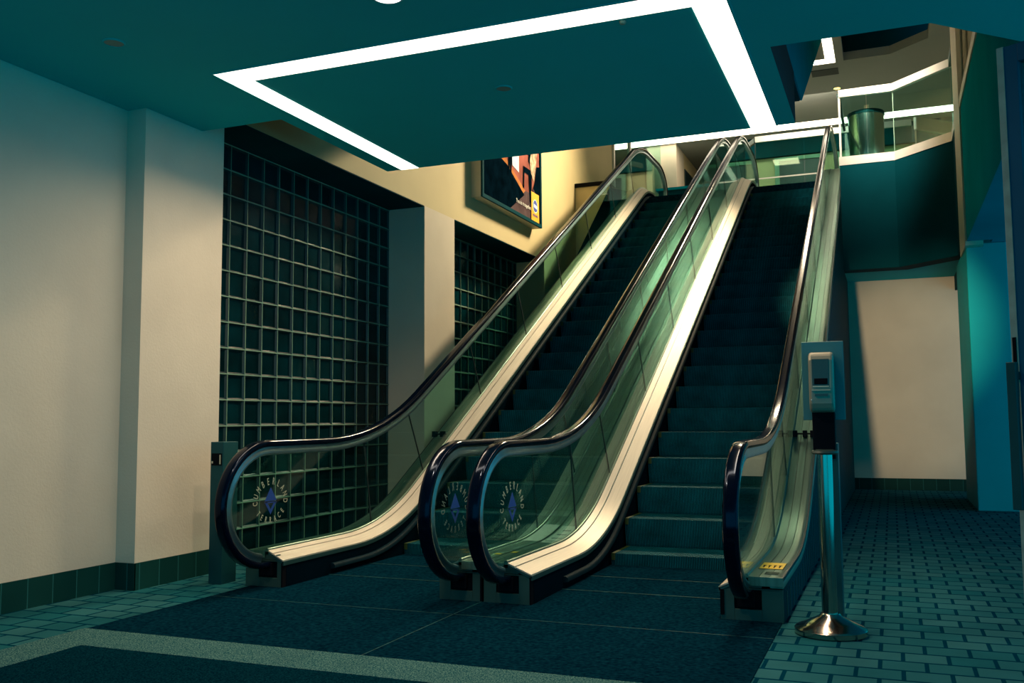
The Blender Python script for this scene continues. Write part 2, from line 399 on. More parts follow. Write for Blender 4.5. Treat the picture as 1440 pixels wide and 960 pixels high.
# ------------------------------------------------------------------ escalators
TH = math.atan(SL)
def fillet_path(y0, z0, yk, zt, y1, R0, R1, ds=.12):
    """flat z0 from y0, kink at yk up the slope, flat at zt until y1, with rounded kinks"""
    yk2 = yk + (zt - z0) / SL
    c, s = math.cos(TH), math.sin(TH)
    pts = []
    def arc(cy, cz, R, a0, a1, sign):
        n = 10
        for i in range(n + 1):
            a = a0 + (a1 - a0) * i / n
            # tangent angle a ; concave-up arc: centre above (sign=1), else below
            if sign > 0: pts.append(((cy + R * math.sin(a), cz - R * math.cos(a)), (-math.sin(a), math.cos(a))))
            else: pts.append(((cy - R * math.sin(a), cz + R * math.cos(a)), (-math.sin(a), math.cos(a))))
    T0 = R0 * math.tan(TH / 2); T1 = R1 * math.tan(TH / 2)
    n = max(2, int((yk - T0 - y0) / .3))
    for i in range(n): pts.append(((y0 + (yk - T0 - y0) * i / n, z0), (0, 1)))
    arc(yk - T0, z0 + R0, R0, 0, TH, 1)
    ya, za = yk + T0 * c, z0 + T0 * s; yb, zb = yk2 - T1 * c, zt - T1 * s
    n = 16
    for i in range(1, n): pts.append(((ya + (yb - ya) * i / n, za + (zb - za) * i / n), (-s, c)))
    arc(yk2 + T1, zt - R1, R1, TH, 0, -1)
    n = max(1, int((y1 - yk2 - T1) / .3))
    for i in range(1, n + 1): pts.append(((yk2 + T1 + (y1 - yk2 - T1) * i / n, zt), (0, 1)))
    return pts

DECK = fillet_path(5.455, .25, 7.02, .25 + Z2, 17.75, 2.4, 1.6)
RAILTOP = fillet_path(5.44, 1.0, 6.95, 1.0 + Z2, 17.55, 3.2, 2.4)
def newel(cy, cz, a, b, t0, t1, n=22):
    out = []
    for i in range(n + 1):
        t = t0 + (t1 - t0) * i / n
        y, z = cy + a * math.cos(t), cz + b * math.sin(t)
        ny, nz = math.cos(t) / a, math.sin(t) / b; l = math.hypot(ny, nz)
        out.append(((y, z), (ny / l, nz / l)))
    return out
NB = newel(5.44, .565, .50, .435, math.radians(268), math.radians(92))     # bottom -> front -> top
NT = newel(17.55, .565 + Z2, .72, .435, math.radians(88), math.radians(-60), 20)
RAIL = [((5.56, .13), (0, -1))] + NB + RAILTOP + NT

def zpath(path, y):
    for i in range(len(path) - 1):
        (a, za), (b, zb) = path[i][0], path[i + 1][0]
        if a <= y <= b and b > a: return za + (zb - za) * (y - a) / (b - a)
    return path[0][0][1] if y < path[0][0][0] else path[-1][0][1]

def offset(path, n): return [((p[0][0] + n * p[1][0], p[0][1] + n * p[1][1]), p[1]) for p in path]
RUND = offset(RAILTOP, -.082)
def top_at(p):
    """the point on the handrail guide straight out from a deck point"""
    (y, z), (ny, nz) = p
    lo, hi = .2, 1.2
    for _ in range(30):
        m = (lo + hi) / 2
        if z + m * nz < zpath(RUND, y + m * ny): lo = m
        else: hi = m
    return (y + lo * ny, z + lo * nz)

def interp_deck(y):
    for i in range(len(DECK) - 1):
        a, b = DECK[i], DECK[i + 1]
        if a[0][0] <= y <= b[0][0]:
            t = (y - a[0][0]) / (b[0][0] - a[0][0] + 1e-9)
            L = lambda u, v: u + (v - u) * t
            nn = (L(a[1][0], b[1][0]), L(a[1][1], b[1][1])); l = math.hypot(*nn)
            return ((y, L(a[0][1], b[0][1])), (nn[0] / l, nn[1] / l))
    return DECK[-1]

def glass_panels(x, root):
    cuts = [6.85, 7.78, 9.1, 10.45, 11.8, 13.15, 14.5, 15.7, 16.6]
    edges = [5.5] + cuts + [17.5]
    gap = .004
    for k in range(len(edges) - 1):
        a, b = edges[k] + (gap if k else 0), edges[k + 1] - (gap if k < len(edges) - 2 else 0)
        ys = [a] + [p[0][0] for p in DECK if a + .02 < p[0][0] < b - .02] + [b]
        st = [interp_deck(y) for y in ys]
        low = [(p[0][0], p[0][1] - .03) for p in st]
        top = [top_at(p) for p in st]
        if k == 0:
            nw = [q[0] for q in offset(NB, -.082)]      # bottom..top
            poly = [(5.5, .22)] + nw[1:] + [t for t in top if t[0] > 5.46] + low[::-1]
        elif k == len(edges) - 2:
            nw = [q[0] for q in offset(NT, -.082)]
            poly = top + [q for q in nw if q[0] > 17.56] + [(17.75, Z2 + .22)] + low[::-1]
        else: poly = top + low[::-1]
        mb = MB(); mb.prism(poly, x - .005, x + .005, 'x')
        mb.build('glass_panel', M['glass'], root)
    for c in cuts:
        mb = MB(); p = interp_deck(c); q = top_at(p)
        n = p[1]; t = (n[1], -n[0])
        mb.prism([(p[0][0] - .004 * t[0], p[0][1] - .004 * t[1]), (p[0][0] + .004 * t[0], p[0][1] + .004 * t[1]),
                  (q[0] + .004 * t[0], q[1] + .004 * t[1]), (q[0] - .004 * t[0], q[1] - .004 * t[1])], x - .0055, x + .0055, 'x')
        mb.build('glass_seal', M['groove'], root)

def step_mesh(w):
    mb = MB(); prof = [(.050, -.252), (.032, -.21), (.014, -.12), (.004, -.04), (0, 0)]
    n = int(w / .0065); vs = []; k = 0
    rows = []
    for i in range(n + 1):
        up = (i % 2 == 0)
        for xe in (0, 1):
            x = -w / 2 + w * (i + xe) / (n + 1)
            rows.append((x, up))
    P = len(prof) + 2
    for x, up in rows:
        o = 0.0 if up else .007
        for (y, z) in prof: vs.append((x, y + o, z - (o * .6 if z == 0 else 0)))
        vs.append((x, .05, -(0.0 if up else .006))); vs.append((x, .46, -(0.0 if up else .006)))
    fs = []; mats = []
    for i in range(len(rows) - 1):
        for j in range(P - 1):
            a = i * P + j; fs.append((a, a + 1, a + 1 + P, a + P)); mats.append(0 if (rows[i][1] and rows[i + 1][1]) else 2)
    mb.add(vs, fs, 0); mb.m[-len(fs):] = mats
    # yellow demarcation along the left edge and rear edge of the tread
    mb.box(-w / 2, -w / 2 + .03, .0, .45, -.004, .0015, 1)
    mb.box(-w / 2, -w / 2 + .03, -.001, .0, -.05, .0015, 1)
    me = bpy.data.meshes.new('step')
    me.from_pydata(mb.v, [], mb.f); me.materials.append(M['step']); me.materials.append(M['step_yellow']); me.materials.append(M['step_groove'])
    for p, mi in zip(me.polygons, mb.m): p.material_index = mi
    return me

def lettering(root_part, x, cy, cz, ry, rz, mirror, mat, mat2):
    """CUMBERLAND over TERRACE on an oval, round a half filled diamond"""
    me = bpy.data.meshes.new('decal'); bm = bmesh.new()
    def put(ch, a, size):
        cu = bpy.data.curves.new('t', 'FONT'); cu.body = ch; cu.size = size; cu.align_x = 'CENTER'; cu.align_y = 'CENTER'
        cu.extrude = 0.0006; cu.resolution_u = 3
        ob = bpy.data.objects.new('t', cu); COL.objects.link(ob)
        dg = bpy.context.evaluated_depsgraph_get(); tm = bpy.data.meshes.new_from_object(ob.evaluated_get(dg))
        bpy.data.objects.remove(ob); bpy.data.curves.remove(cu)
        return tm
    def addm(tm, a, bottom):
        # letter centre
        ly, lz = ry * math.cos(a), rz * math.sin(a)
        rot = (a + math.pi / 2) if bottom else (a - math.pi / 2)
        b2 = bmesh.new(); b2.from_mesh(tm)
        for v in b2.verts:
            u, w, d = v.co.x * .60, v.co.y, v.co.z
            yy = ly + u * math.cos(rot) - w * math.sin(rot); zz = lz + u * math.sin(rot) + w * math.cos(rot)
            v.co = Vector((x + d, cy + (-yy if mirror else yy), cz + zz))
        t2 = bpy.data.meshes.new('x'); b2.to_mesh(t2); b2.free(); bm.from_mesh(t2); bpy.data.meshes.remove(t2)
    s = 'CUMBERLAND'
    for i, ch in enumerate(s):
        a = math.radians(184 - i * (188 / (len(s) - 1))); addm(put(ch, a, .070), a, False)
    s = 'TERRACE'
    for i, ch in enumerate(s):
        a = math.radians(216 + i * (108 / (len(s) - 1))); addm(put(ch, a, .060), a, True)
    bm.to_mesh(me); bm.free()
    me.materials.append(mat)
    ob = bpy.data.objects.new('lettering', me); COL.objects.link(ob); ob.parent = root_part
    ob.matrix_parent_inverse = Matrix.Translation(-Vector(root_part.location)); ob['label'] = 'pale CUMBERLAND TERRACE lettering on the newel glass'
    mb = MB(); w, h = .068, .092
    mb.prism([(cy - w, cz), (cy, cz + h), (cy + w, cz)], x - .0007, x + .0007, 'x')
    for s_ in (-1, 1):
        mb.prism([(cy + s_ * w, cz - .006), (cy + s_ * (w - .026), cz - .006), (cy, cz - h + .034), (cy, cz - h)], x - .0007, x + .0007, 'x')
    mb.prism([(cy - w, cz - .006), (cy - w, cz - .014), (cy + w, cz - .014), (cy + w, cz - .006)], x - .0007, x + .0007, 'x')
    d = mb.build('diamond_emblem', mat2, root_part); d['label'] = 'blue diamond emblem on the newel glass'

def balustrade(root, xg, xi, xo, side, decal=None, shared=False):
    """xg glass plane, xi skirt side edge, xo outer edge; side=+1 when the steps lie towards +x"""
    s = side
    # handrail
    hw = .040
    sec = [(xg - hw, -.014), (xg - hw * .82, -.003), (xg - hw * .4, 0), (xg + hw * .4, 0), (xg + hw * .82, -.003), (xg + hw, -.014), (xg + hw, -.034),
           (xg + hw * .8, -.045), (xg - hw * .8, -.045), (xg - hw, -.034)]
    mb = MB(); mb.sweep(RAIL, sec); mb.build('handrail', M['rubber'], root, auto=.9)
    sec = [(xg - .024, -.043), (xg + .024, -.043), (xg + .026, -.070), (xg + .034, -.080), (xg + .030, -.098), (xg + .010, -.104), (xg - .010, -.104), (xg - .030, -.098), (xg - .034, -.080), (xg - .026, -.070)]
    mb = MB(); mb.sweep(RAIL[2:], sec); g = mb.build('handrail_guide', M['rail_guide'], root, auto=.9); g['label'] = 'bright steel guide under the black handrail'
    glass_panels(xg, root)
    # inner deck: narrow strip by the glass, groove, wide sloping strip, dark trim
    g0 = xg + s * .012; w = xi - g0
    a, b = g0 + w * .29, g0 + w * .345
    def nn(x): return -.062 * (x - g0) / w
    def strip(x0, x1, n0, n1, th=.012): return [(x0, n0), (x1, n1), (x1, n1 - th), (x0, n0 - th)]
    mb = MB()
    mb.sweep(DECK, strip(g0, a, 0, nn(a))); mb.sweep(DECK, strip(b, xi, nn(b), nn(xi)))
    mb.build('inner_deck', M['deck'], root, auto=.9)
    mb = MB()
    mb.sweep(DECK, strip(g0, xi + s * .004, -.010, -.072, .016))
    mb.sweep(DECK, [(xi - s * .004, nn(xi) - .008), (xi + s * .008, nn(xi) - .008), (xi + s * .008, nn(xi) - .036), (xi - s * .004, nn(xi) - .036)])
    mb.build('deck_trim', M['trim'], root, auto=.9)
    # outer deck
    mb = MB(); mg = MB()
    o0 = xg - s * .012; W = xo - o0
    cuts = [0, .30, .60, 1.0]
    for k in range(len(cuts) - 1):
        x0 = o0 + W * cuts[k] + (-s * .003 if k else 0); x1 = o0 + W * cuts[k + 1]
        if k == len(cuts) - 2 and not shared:
            sec = [(x0, 0), (x0 + (x1 - x0) * .45, 0), (x0 + (x1 - x0) * .72, -.005), (x0 + (x1 - x0) * .9, -.018), (x1, -.042), (x1, -.06), (x0, -.06)]
        else: sec = [(x0, 0), (x1, 0), (x1, -.02), (x0, -.02)]
        mb.sweep(DECK, sec)
    mb.build('outer_deck', M['deck_out'], root, auto=.6)
    mg.sweep(DECK, [(o0, -.008), (xo + s * .004, -.008), (xo + s * .004, -.05), (o0, -.05)]); mg.build('deck_joint', M['groove'], root)
    # clamp bead where the glass enters the deck
    mb = MB(); mb.sweep(DECK, [(xg - .012, .008), (xg - .006, .014), (xg + .006, .014), (xg + .012, .008), (xg + .012, -.01), (xg - .012, -.01)])
    mb.build('glass_bead', M['deck_out'], root, auto=.9)
    # skirt body down to the floor
    und = [(p[0][0], p[0][1]) for p in offset(DECK, -.085)]
    body = [(5.50, 0)] + [(5.50, und[0][1])] + [q for q in und if q[0] > 5.52] + [(17.75, Z2 - .1), (16.0, Z2 - .5), (15.2, 0)]
    xa, xb = min(xi, xo), max(xi, xo)
    if s > 0: bx = (xo + .006, xi)
    else: bx = (xi, xo - .006)
    mb = MB(); mb.prism(body, bx[0], bx[1], 'x'); mb.build('skirt_body', M['skirt'], root)
    # skirt brush
    B = fillet_path(6.05, .075, 7.00, Z2 + .06, 16.6, 2.0, 1.5)
    mb = MB(); x1 = xi + s * .035
    mb.sweep(B, [(xi, .012), (xi + s * .02, .012), (x1, .0), (x1, -.022), (xi, -.03)]); mb.build('skirt_brush', M['brush'], root, auto=.9)
    # front box plate with the dark inlet
    x0, x1 = xa + .004, xb - .004
    zf = .175
    ix0, ix1 = (xg - .068, xg + .082)
    ix0 = max(ix0, x0 + .02); ix1 = min(ix1, x1 - .02)
    mb = MB()
    for (p, q, r, t) in ((x0, ix0, 0, zf), (ix1, x1, 0, zf), (ix0, ix1, 0, .066), (ix0, ix1, .185, .22)): mb.box(p, q, 5.458, 5.50, r, t)
    mb.box(x0, x1, 5.458, 5.50, zf, .182)
    o = mb.build('newel_plate', M['front'], root, bevel=.002)
    mb = MB(); lo, hi = (min(xo, xg - s * .012), max(xo, xg - s * .012)); mb.box(lo, hi, 5.446, 5.456, .198, .250); mb.build('deck_nosing', M['deck_out'], root, bevel=.002)
    mb = MB(); mb.box(ix0, ix1, 5.47, 5.51, .066, .185); mb.box(xg - .047, xg + .047, 5.44, 5.49, .080, .165); mb.build('handrail_inlet', M['black'], root, bevel=.004)
    mb = MB(); mb.box(xa + .002, xa + .024, 5.452, 5.50, .03, .17) if s < 0 and not shared else mb.box(xb - .012, xb - .002, 5.455, 5.50, .0, .17)
    mb.build('newel_corner', M['black'], root)
    if decal:
        cy, mirror, m1 = decal
        lettering(root, xg + .0065 * (1 if not mirror else 1), cy, .582, .168, .132, mirror, m1, M['decal_blue'])

def make_escalator(loc, label, gl, gr, xli, xlo, xri, xro, w, dl, dr, sl, sr):
    root = thing('escalator', loc, label, 'escalator')
    balustrade(root, gl, xli, xlo, 1, dl, sl)
    balustrade(root, gr, xri, xro, -1, dr, sr)
    cx = (xli + xri) / 2
    me = step_mesh(abs(xri - xli) - .05 if abs(xri - xli) > 1 else 1.0)
    for k in range(22):
        z = .10 + .2262 * k
        y = 6.95 + z / SL
        o = bpy.data.objects.new('step', me); COL.objects.link(o); o.parent = root
        o.matrix_parent_inverse = Matrix.Translation(-Vector(root.location)); o.location = (cx, y, z)
    # comb plates
    mb = MB(); mb.box(xli, xri, 6.03, 6.60, 0, .008); mb.box(xli + .02, xri - .02, 6.61, 7.14, 0, .012)
    mb.build('comb_plate', M['plate'], root)
    mb = MB(); mb.box(xli, xri, 16.12, 17.76, Z2 - .12, Z2 + .004); mb.build('landing_plate', M['plate'], root)
    mb = MB(); mb.box(xli, xri, 6.022, 6.034, 0, .010); mb.box(xli, xri, 6.595, 6.608, 0, .010); mb.build('comb_edge', M['plate_edge'], root)
    return root

esc_l = make_escalator((-3.28, 5.46, 0), 'left escalator, rising beside the glass block wall', -4.0, -2.545, -3.87, -4.18, -2.694, -2.398, 1.0,
                       (5.48, False, M['decal']), (5.37, True, M['decal_dim']), False, True)
esc_r = make_escalator((-1.5, 5.46, 0), 'right escalator, rising beside the silver sanitizer stand', -2.235, -.79, -2.07, -2.39, -.937, -.589, 1.0,
                       (5.55, False, M['decal']), None, True, False)
def clad(root, x0, x1, grooves):
    und = [(p[0][0], p[0][1]) for p in offset(DECK, -.062)]
    poly = [(5.49, 0), (5.49, und[0][1])] + [q for q in und if q[0] > 5.52] + [(17.75, Z2 - .1), (16.12, Z2 - .1), (16.12, 0)]
    mb = MB(); mb.prism(poly, x0, x1, 'x')
    y = 5.62
    while y < 16:
        mb.box(x1 - .001, x1 + .004, y, y + .015, .01, zpath(DECK, y) - .10, 1); y += .17
    mb.build('side_cladding', [M['dark_face'], M['trim']], root)
clad(esc_r, -.599, -.590, True)
def clad_l(root):
    und = [(p[0][0], p[0][1]) for p in offset(DECK, -.062)]
    poly = [(5.49, 0), (5.49, und[0][1])] + [q for q in und if q[0] > 5.52] + [(17.75, Z2 - .1), (14.79, Z2 - .1), (14.79, 0)]
    mb = MB(); mb.prism(poly, -4.182, -4.172, 'x'); mb.build('side_cladding', M['dark_face'], root)
clad_l(esc_l)

# stickers and small fittings on the outer decks (children of the escalators)
def flat(root, name, mat, x0, x1, y0, y1, z=.2515, h=.0015, lab=None):
    mb = MB(); mb.box(x0, x1, y0, y1, z, z + h); o = mb.build(name, mat, root)
    if lab: o['label'] = lab
    return o
st = flat(esc_r, 'warning_sticker', M['yellow'], -.755, -.622, 5.74, 5.98, lab='yellow warning sticker on the outer deck')
mb = MB(); mb.box(-.758, -.619, 5.735, 5.985, .2512, .2520); mb.build('sticker_border', M['black'], esc_r)
mb = MB()
for k, cx in enumerate((-.735, -.705, -.675, -.645)):
    mb.lathe([(.001, 0), (.010, 0), (.010, .001), (.001, .001)], (cx, 5.86, .2531), 12)
    mb.box(cx - .004, cx + .004, 5.78, 5.85, .2531, .2538); 
mb.build('sticker_pictograms', M['black'], esc_r)
flat(esc_r, 'maker_plate', M['chrome'], -.700, -.625, 5.53, 5.62, lab='small steel maker plate')
def on_deck(root, name, mat, x0, x1, y0, y1, n=.0015, lab=None):
    mb = MB(); ys = [y0 + (y1 - y0) * i / 8 for i in range(9)]
    mb.sweep([interp_deck(y) for y in ys], [(x0, n), (x1, n), (x1, n - .001), (x0, n - .001)])
    o = mb.build(name, mat, root)
    if lab: o['label'] = lab
sh = on_deck(esc_r, 'instruction_sticker', M['white_label'], -2.375, -2.255, 6.45, 6.95, lab='pale instruction sticker on the middle deck')
sh2 = on_deck(esc_l, 'instruction_sticker', M['white_label'], -2.53, -2.405, 6.49, 6.97, lab='pale instruction sticker on the middle deck')
for i in range(4): on_deck(esc_r, 'sticker_line', M['trim'], -2.36 + .008 * i, -2.27, 6.50 + i * .11, 6.525 + i * .11, .0022)
for (x, y) in ((-2.43, 5.80),): flat(esc_l, 'yellow_mark', M['yellow'], x - .02, x + .02, y - .02, y + .02)
flat(esc_r, 'yellow_mark', M['yellow'], -2.375, -2.335, 5.88, 5.93)
def divider(root, x0, x1, yb, blocks):
    p = interp_deck(yb); (y, z), n = p
    mb = MB()
    mb.prism([(y + .03 * n[0] - .008, z + .03 * n[1] - .006), (y + .03 * n[0] + .008, z + .03 * n[1] - .006), (y + .03 * n[0] + .008, z + .03 * n[1] + .008), (y + .03 * n[0] - .008, z + .03 * n[1] + .008)], x0, x1, 'x')
    for b in blocks: mb.box(b - .017, b + .017, y - .045, y + .02, z + .0, z + .055)
    mb.build('deck_barrier', M['black'], root, bevel=.003)
divider(esc_r, -.78, -.60, 8.33, (-.765, -.685, -.625))
divider(esc_l, -4.165, -4.02, 8.33, (-4.15, -4.065))

# ------------------------------------------------------------------ ceiling lights
zc = ZC
mb = MB()
x0, x1, y0, y1 = -3.914, -.728, 4.705, 7.195
mb.prism([(x0, y0), (x1, y0), (x1, y1), (x1 - .185, y1), (x1 - .185, y0 + .19), (x0 + .165, y0 + .19), (x0 + .165, y1), (x0, y1)], zc - .004, zc + .02, 'z')
lt = thing('ceiling_light', (-2.3, 5.9, zc), 'long white U shaped strip light set in the low ceiling above the escalators', 'ceiling light')
mb.build('diffuser', M['light'], lt)
mb = MB()
for s_ in (0,):
    mb.box(x1, x1 + .012, y0, y1, zc - .006, zc + .01); mb.box(x0 - .012, x0, y0, y1, zc - .006, zc + .01); mb.box(x0 - .012, x1 + .012, y0 - .012, y0, zc - .006, zc + .01)
mb.build('frame', M['ceil'], lt)
lu = thing('ceiling_light', (-2, 17.4, ZU), 'white angled strip light on the upper ceiling beside the dark recess', 'ceiling light')
mb = MB(); mb.prism([(-3.9, 17.27), (-.87, 17.27), (-.87, 12.5), (-.71, 12.5), (-.71, 17.49), (-3.9, 17.49)], ZU - .004, ZU + .02, 'z'); mb.build('diffuser', M['light_up'], lu)
lb = thing('ceiling_light', (-2, 21.1, ZU), 'long thin strip light along the far edge of the upper ceiling', 'ceiling light')
mb = MB(); mb.box(-5.9, 2.2, 20.86, 21.28, ZU - .004, ZU + .02); mb.build('diffuser', M['light_up'], lb)
def downlight(x, y, z, r, mlens, label, ring=M['ceil']):
    t = thing('downlight', (x, y, z), label, 'ceiling light', 'round recessed downlights')
    mb = MB(); mb.lathe([(r * .86, -.002), (r * .86, -.008), (r, -.006), (r * 1.03, .004), (r * .86, .004)], (x, y, z), 40); mb.build('ring', ring, t, auto=.6)
    mb = MB(); mb.lathe([(.001, -.004), (r * .87, -.004), (r * .87, .004), (.001, .004)], (x, y, z), 40); mb.build('lens', mlens, t)
downlight(-4.11, 4.08, zc, .063, M['can_off'], 'unlit round downlight in the low ceiling near the left wall')
downlight(-2.315, 5.66, zc, .058, M['can_off'], 'unlit round downlight inside the U shaped strip light')
downlight(-2.35, 4.16, zc, .085, M['down'], 'brightly lit round downlight cut by the top of the photo', M['white_metal'])
downlight(-.755, 18.92, ZU, .075, M['down_amber'], 'small amber downlight on the upper ceiling above the balcony corner')
mb = MB(); mb.lathe([(.001, -.018), (.014, -.016), (.018, -.008), (.02, 0)], (-1.305, 4.94, zc), 24)
tag(mb.build('smoke_sensor', M['can_off'], smooth=True), 'tiny pale ceiling sensor beside the front arm of the strip light', 'sensor')
mb = MB(); mb.box(-1.15, -.68, 17.78, 18.10, ZU - .012, ZU + .01)
tag(mb.build('air_vent', M['groove']), 'dark slot air vent on the upper ceiling below the strip light', 'vent')
# unseen glowing panels added under the upper ceiling to light the void
for k, (x, y) in enumerate(((-4.3, 9.2), (-4.3, 12.0), (-2.2, 15.3), (2.2, 11.0))):
    t = thing('ceiling_panel', (x, y, ZU), ['square light panel on the upper ceiling over the left wall, nearest the poster', 'square light panel on the upper ceiling over the left wall, beyond the poster',
              'square light panel on the upper ceiling over the escalator tops', 'square light panel on the upper ceiling over the right fascia',
              'square light panel on the upper ceiling behind the escalators, left one', 'square light panel on the upper ceiling behind the balcony'][k], 'ceiling light', 'square light panels of the upper ceiling')
    mb = MB(); mb.box(x - .3, x + .3, y - .3, y + .3, ZU - .012, ZU + .01); mb.build('diffuser', M['light_panel'], t)
    mb = MB()
    for a, b, c, d in ((-.34, .34, -.34, -.3), (-.34, .34, .3, .34), (-.34, -.3, -.3, .3), (.3, .34, -.3, .3)): mb.box(x + a, x + b, y + c, y + d, ZU - .02, ZU + .01)
    mb.build('frame', M['white_metal'], t)

# ------------------------------------------------------------------ poster light box
ad = thing('poster_box', (XP, 11.65, 3.9), 'framed advertising poster box high on the left wall, picture of a rose coloured room', 'poster')
AX = -4.63; Y0, Y1, Z0, Z1 = 10.58, 12.74, 3.90, 5.35
mb = MB(); mb.box(XP, AX - .012, Y0, Y1, Z0, Z1); mb.build('case', M['cream'], ad, bevel=.004)
mb = MB()
for a, b, c, d in ((Y0, Y1, Z0, Z0 + .05), (Y0, Y1, Z1 - .05, Z1), (Y0, Y0 + .05, Z0 + .05, Z1 - .05), (Y1 - .05, Y1, Z0 + .05, Z1 - .05)): mb.box(AX - .014, AX + .012, a, b, c, d)
mb.build('frame', M['dark_face'], ad, bevel=.003)
yy0, yy1, zz0, zz1 = Y0 + .05, Y1 - .05, Z0 + .05, Z1 - .05
mb = MB()
lay = [0]
def pp(mi, pts):
    lay[0] += 1; x = AX - .008 + lay[0] * .0006
    mb.prism([(yy0 + u * (yy1 - yy0), zz0 + v * 1.35) for u, v in pts], x - .0006, x, 'x', mi)
# materials: 0 dark 1 wall 2 floor 3 grey 4 window 5 figure 6 tan 7 white
pp(1, [(0, 0), (1, 0), (1, 1), (0, 1)])
pp(0, [(0, 0), (.12, 0), (.12, 1), (0, 1)])
pp(2, [(.12, .46), (.34, .50), (.72, .27), (.66, .10), (.40, .30), (.12, .42)])
pp(3, [(.30, 0), (1, 0), (1, .30), (.72, .27), (.45, .02)])
pp(0, [(0, 0), (.44, 0), (.70, .22), (.40, .42), (.12, .50), (0, .50)])
pp(1, [(.12, .50), (.20, .50), (.20, 1), (.12, 1)])
pp(0, [(.20, .50), (.26, .50), (.26, .9), (.20, .9)])
pp(7, [(.30, .50), (.335, .49), (.335, 1), (.30, 1)])
pp(4, [(.48, .45), (.60, .42), (.60, 1), (.48, 1)])
pp(0, [(.48, .61), (.60, .59), (.60, .60), (.48, .62)])
pp(5, [(.41, .58), (.48, .55), (.50, .85), (.43, .88)])
pp(0, [(.41, .32), (.425, .32), (.445, .60), (.41, .60)]); pp(0, [(.445, .30), (.46, .30), (.475, .60), (.445, .60)])
pp(0, [(.67, .30), (.69, .28), (.70, .46), (.78, .46), (.80, .18), (.83, .17), (.84, .52), (.68, .52)])
pp(0, [(.78, .60), (.84, .56), (.86, .80), (.78, .84)])
pp(6, [(.82, .50), (.88, .42), (.92, .60), (.96, .85), (.86, .82), (.80, .62)])
pp(0, [(.84, .0), (1, 0), (1, .62), (.93, .60), (.90, .42), (.84, .30)])
pp(3, [(.86, .0), (.90, 0), (.90, .3), (.86, .35)])
mb.build('poster_print', [M['p_dark'], M['p_wall'], M['p_floor'], M['p_grey'], M['p_win'], M['p_red'], M['p_tan'], M['p_white']], ad)
x = AX + .004
mb = MB(); mb.prism([(12.32, 3.945), (12.63, 3.945), (12.63, 4.36), (12.32, 4.36)], x, x + .001, 'x'); mb.build('logo_card', M['orange'], ad)
mb = MB(); mb.lathe([(.001, 0), (.098, 0), (.098, .001), (.001, .001)], (x + .001, 12.475, 4.17), 32, axis='x'); mb.build('logo_ring', M['p_white'], ad)
mb = MB(); n = 12
mb.lathe([(.001, 0), (.085, 0), (.085, .001), (.001, .001)], (x + .002, 12.475, 4.17), 32, axis='x')
mb.build('logo_rosette', M['blue'], ad)
mb = MB(); mb.prism([(12.41, 4.15), (12.56, 4.13), (12.56, 4.18), (12.41, 4.20)], x + .003, x + .004, 'x'); mb.build('logo_bar', M['p_win'], ad)
def text_on_x(txt, x, y, z, size, mat, parent, name):
    cu = bpy.data.curves.new('t', 'FONT'); cu.body = txt; cu.size = size; cu.align_x = 'CENTER'; cu.align_y = 'CENTER'; cu.extrude = .0008
    ob = bpy.data.objects.new('t', cu); COL.objects.link(ob)
    dg = bpy.context.evaluated_depsgraph_get(); tm = bpy.data.meshes.new_from_object(ob.evaluated_get(dg)); bpy.data.objects.remove(ob); bpy.data.curves.remove(cu)
    for v in tm.vertices: v.co = Vector((x + v.co.z, y + v.co.x, z + v.co.y))
    tm.materials.append(mat)
    o = bpy.data.objects.new(name, tm); COL.objects.link(o); o.parent = parent; o.matrix_parent_inverse = Matrix.Translation(-Vector(parent.location))
text_on_x('You do it together.', x + .001, 12.03, 4.105, .075, M['p_white'], ad, 'slogan')
text_on_x('PEDIGREE', x + .003, 12.475, 4.03, .048, M['blue'], ad, 'logo_lettering')

# ------------------------------------------------------------------ sanitizer stand
cx, cy = -.338, 5.30
sd = thing('sanitizer_stand', (cx, cy, 0), 'silver pole stand with a grey hand sanitizer dispenser on a blue board', 'sanitizer stand')
mb = MB(); mb.lathe([(.001, .0), (.178, .0), (.183, .006), (.183, .030), (.172, .040), (.12, .062), (.06, .092), (.046, .108), (.001, .108)], (cx, cy, 0), 64)
mb.build('base', M['chrome'], sd, auto=.5)
mb = MB(); mb.lathe([(.001, .10), (.036, .10), (.036, .93), (.001, .93)], (cx, cy, 0), 40); mb.build('pole', M['chrome'], sd, auto=.6)
mb = MB(); mb.lathe([(.001, .93), (.062, .932), (.072, .940), (.068, .950), (.045, .958), (.001, .958)], (cx, cy, 0), 40); mb.build('collar', M['plastic_dk'], sd, auto=.6)
mb = MB(); mb.box(cx - .058, cx + .056, cy - .02, cy + .05, .955, 1.155); mb.build('drip_holder', M['black'], sd, bevel=.004)
mb = MB(); mb.box(cx - .108, cx + .108, cy + .045, cy + .055, 1.112, 1.535); mb.build('backing_board', M['plastic_blue'], sd, bevel=.003)
# dispenser body
t = []
dx0, dx1, dz0, dz1 = cx - .066, cx + .060, 1.150, 1.472
mb = MB()
prof = [(cy + .045, dz0 + .02), (cy - .02, dz0), (cy - .055, dz0 + .012), (cy - .068, dz0 + .05), (cy - .072, dz0 + .13), (cy - .068, dz0 + .28), (cy - .055, dz1 - .008), (cy - .03, dz1), (cy + .045, dz1)]
mb.prism(prof, dx0, dx1, 'x')
db = mb.build('dispenser', M['plastic'], sd, bevel=.014)
mb = MB(); mb.prism([(cy - .073, dz0 + .135), (cy - .0715, dz0 + .285), (cy - .065, dz0 + .285), (cy - .065, dz0 + .135)], dx0 + .018, dx1 - .022, 'x'); mb.build('cover', M['plastic_dk'], db, bevel=.002)
mb = MB(); mb.box(dx0 + .028, dx1 - .030, cy - .0755, cy - .068, dz0 + .150, dz0 + .182); mb.build('sight_window', M['black'], db, bevel=.002)
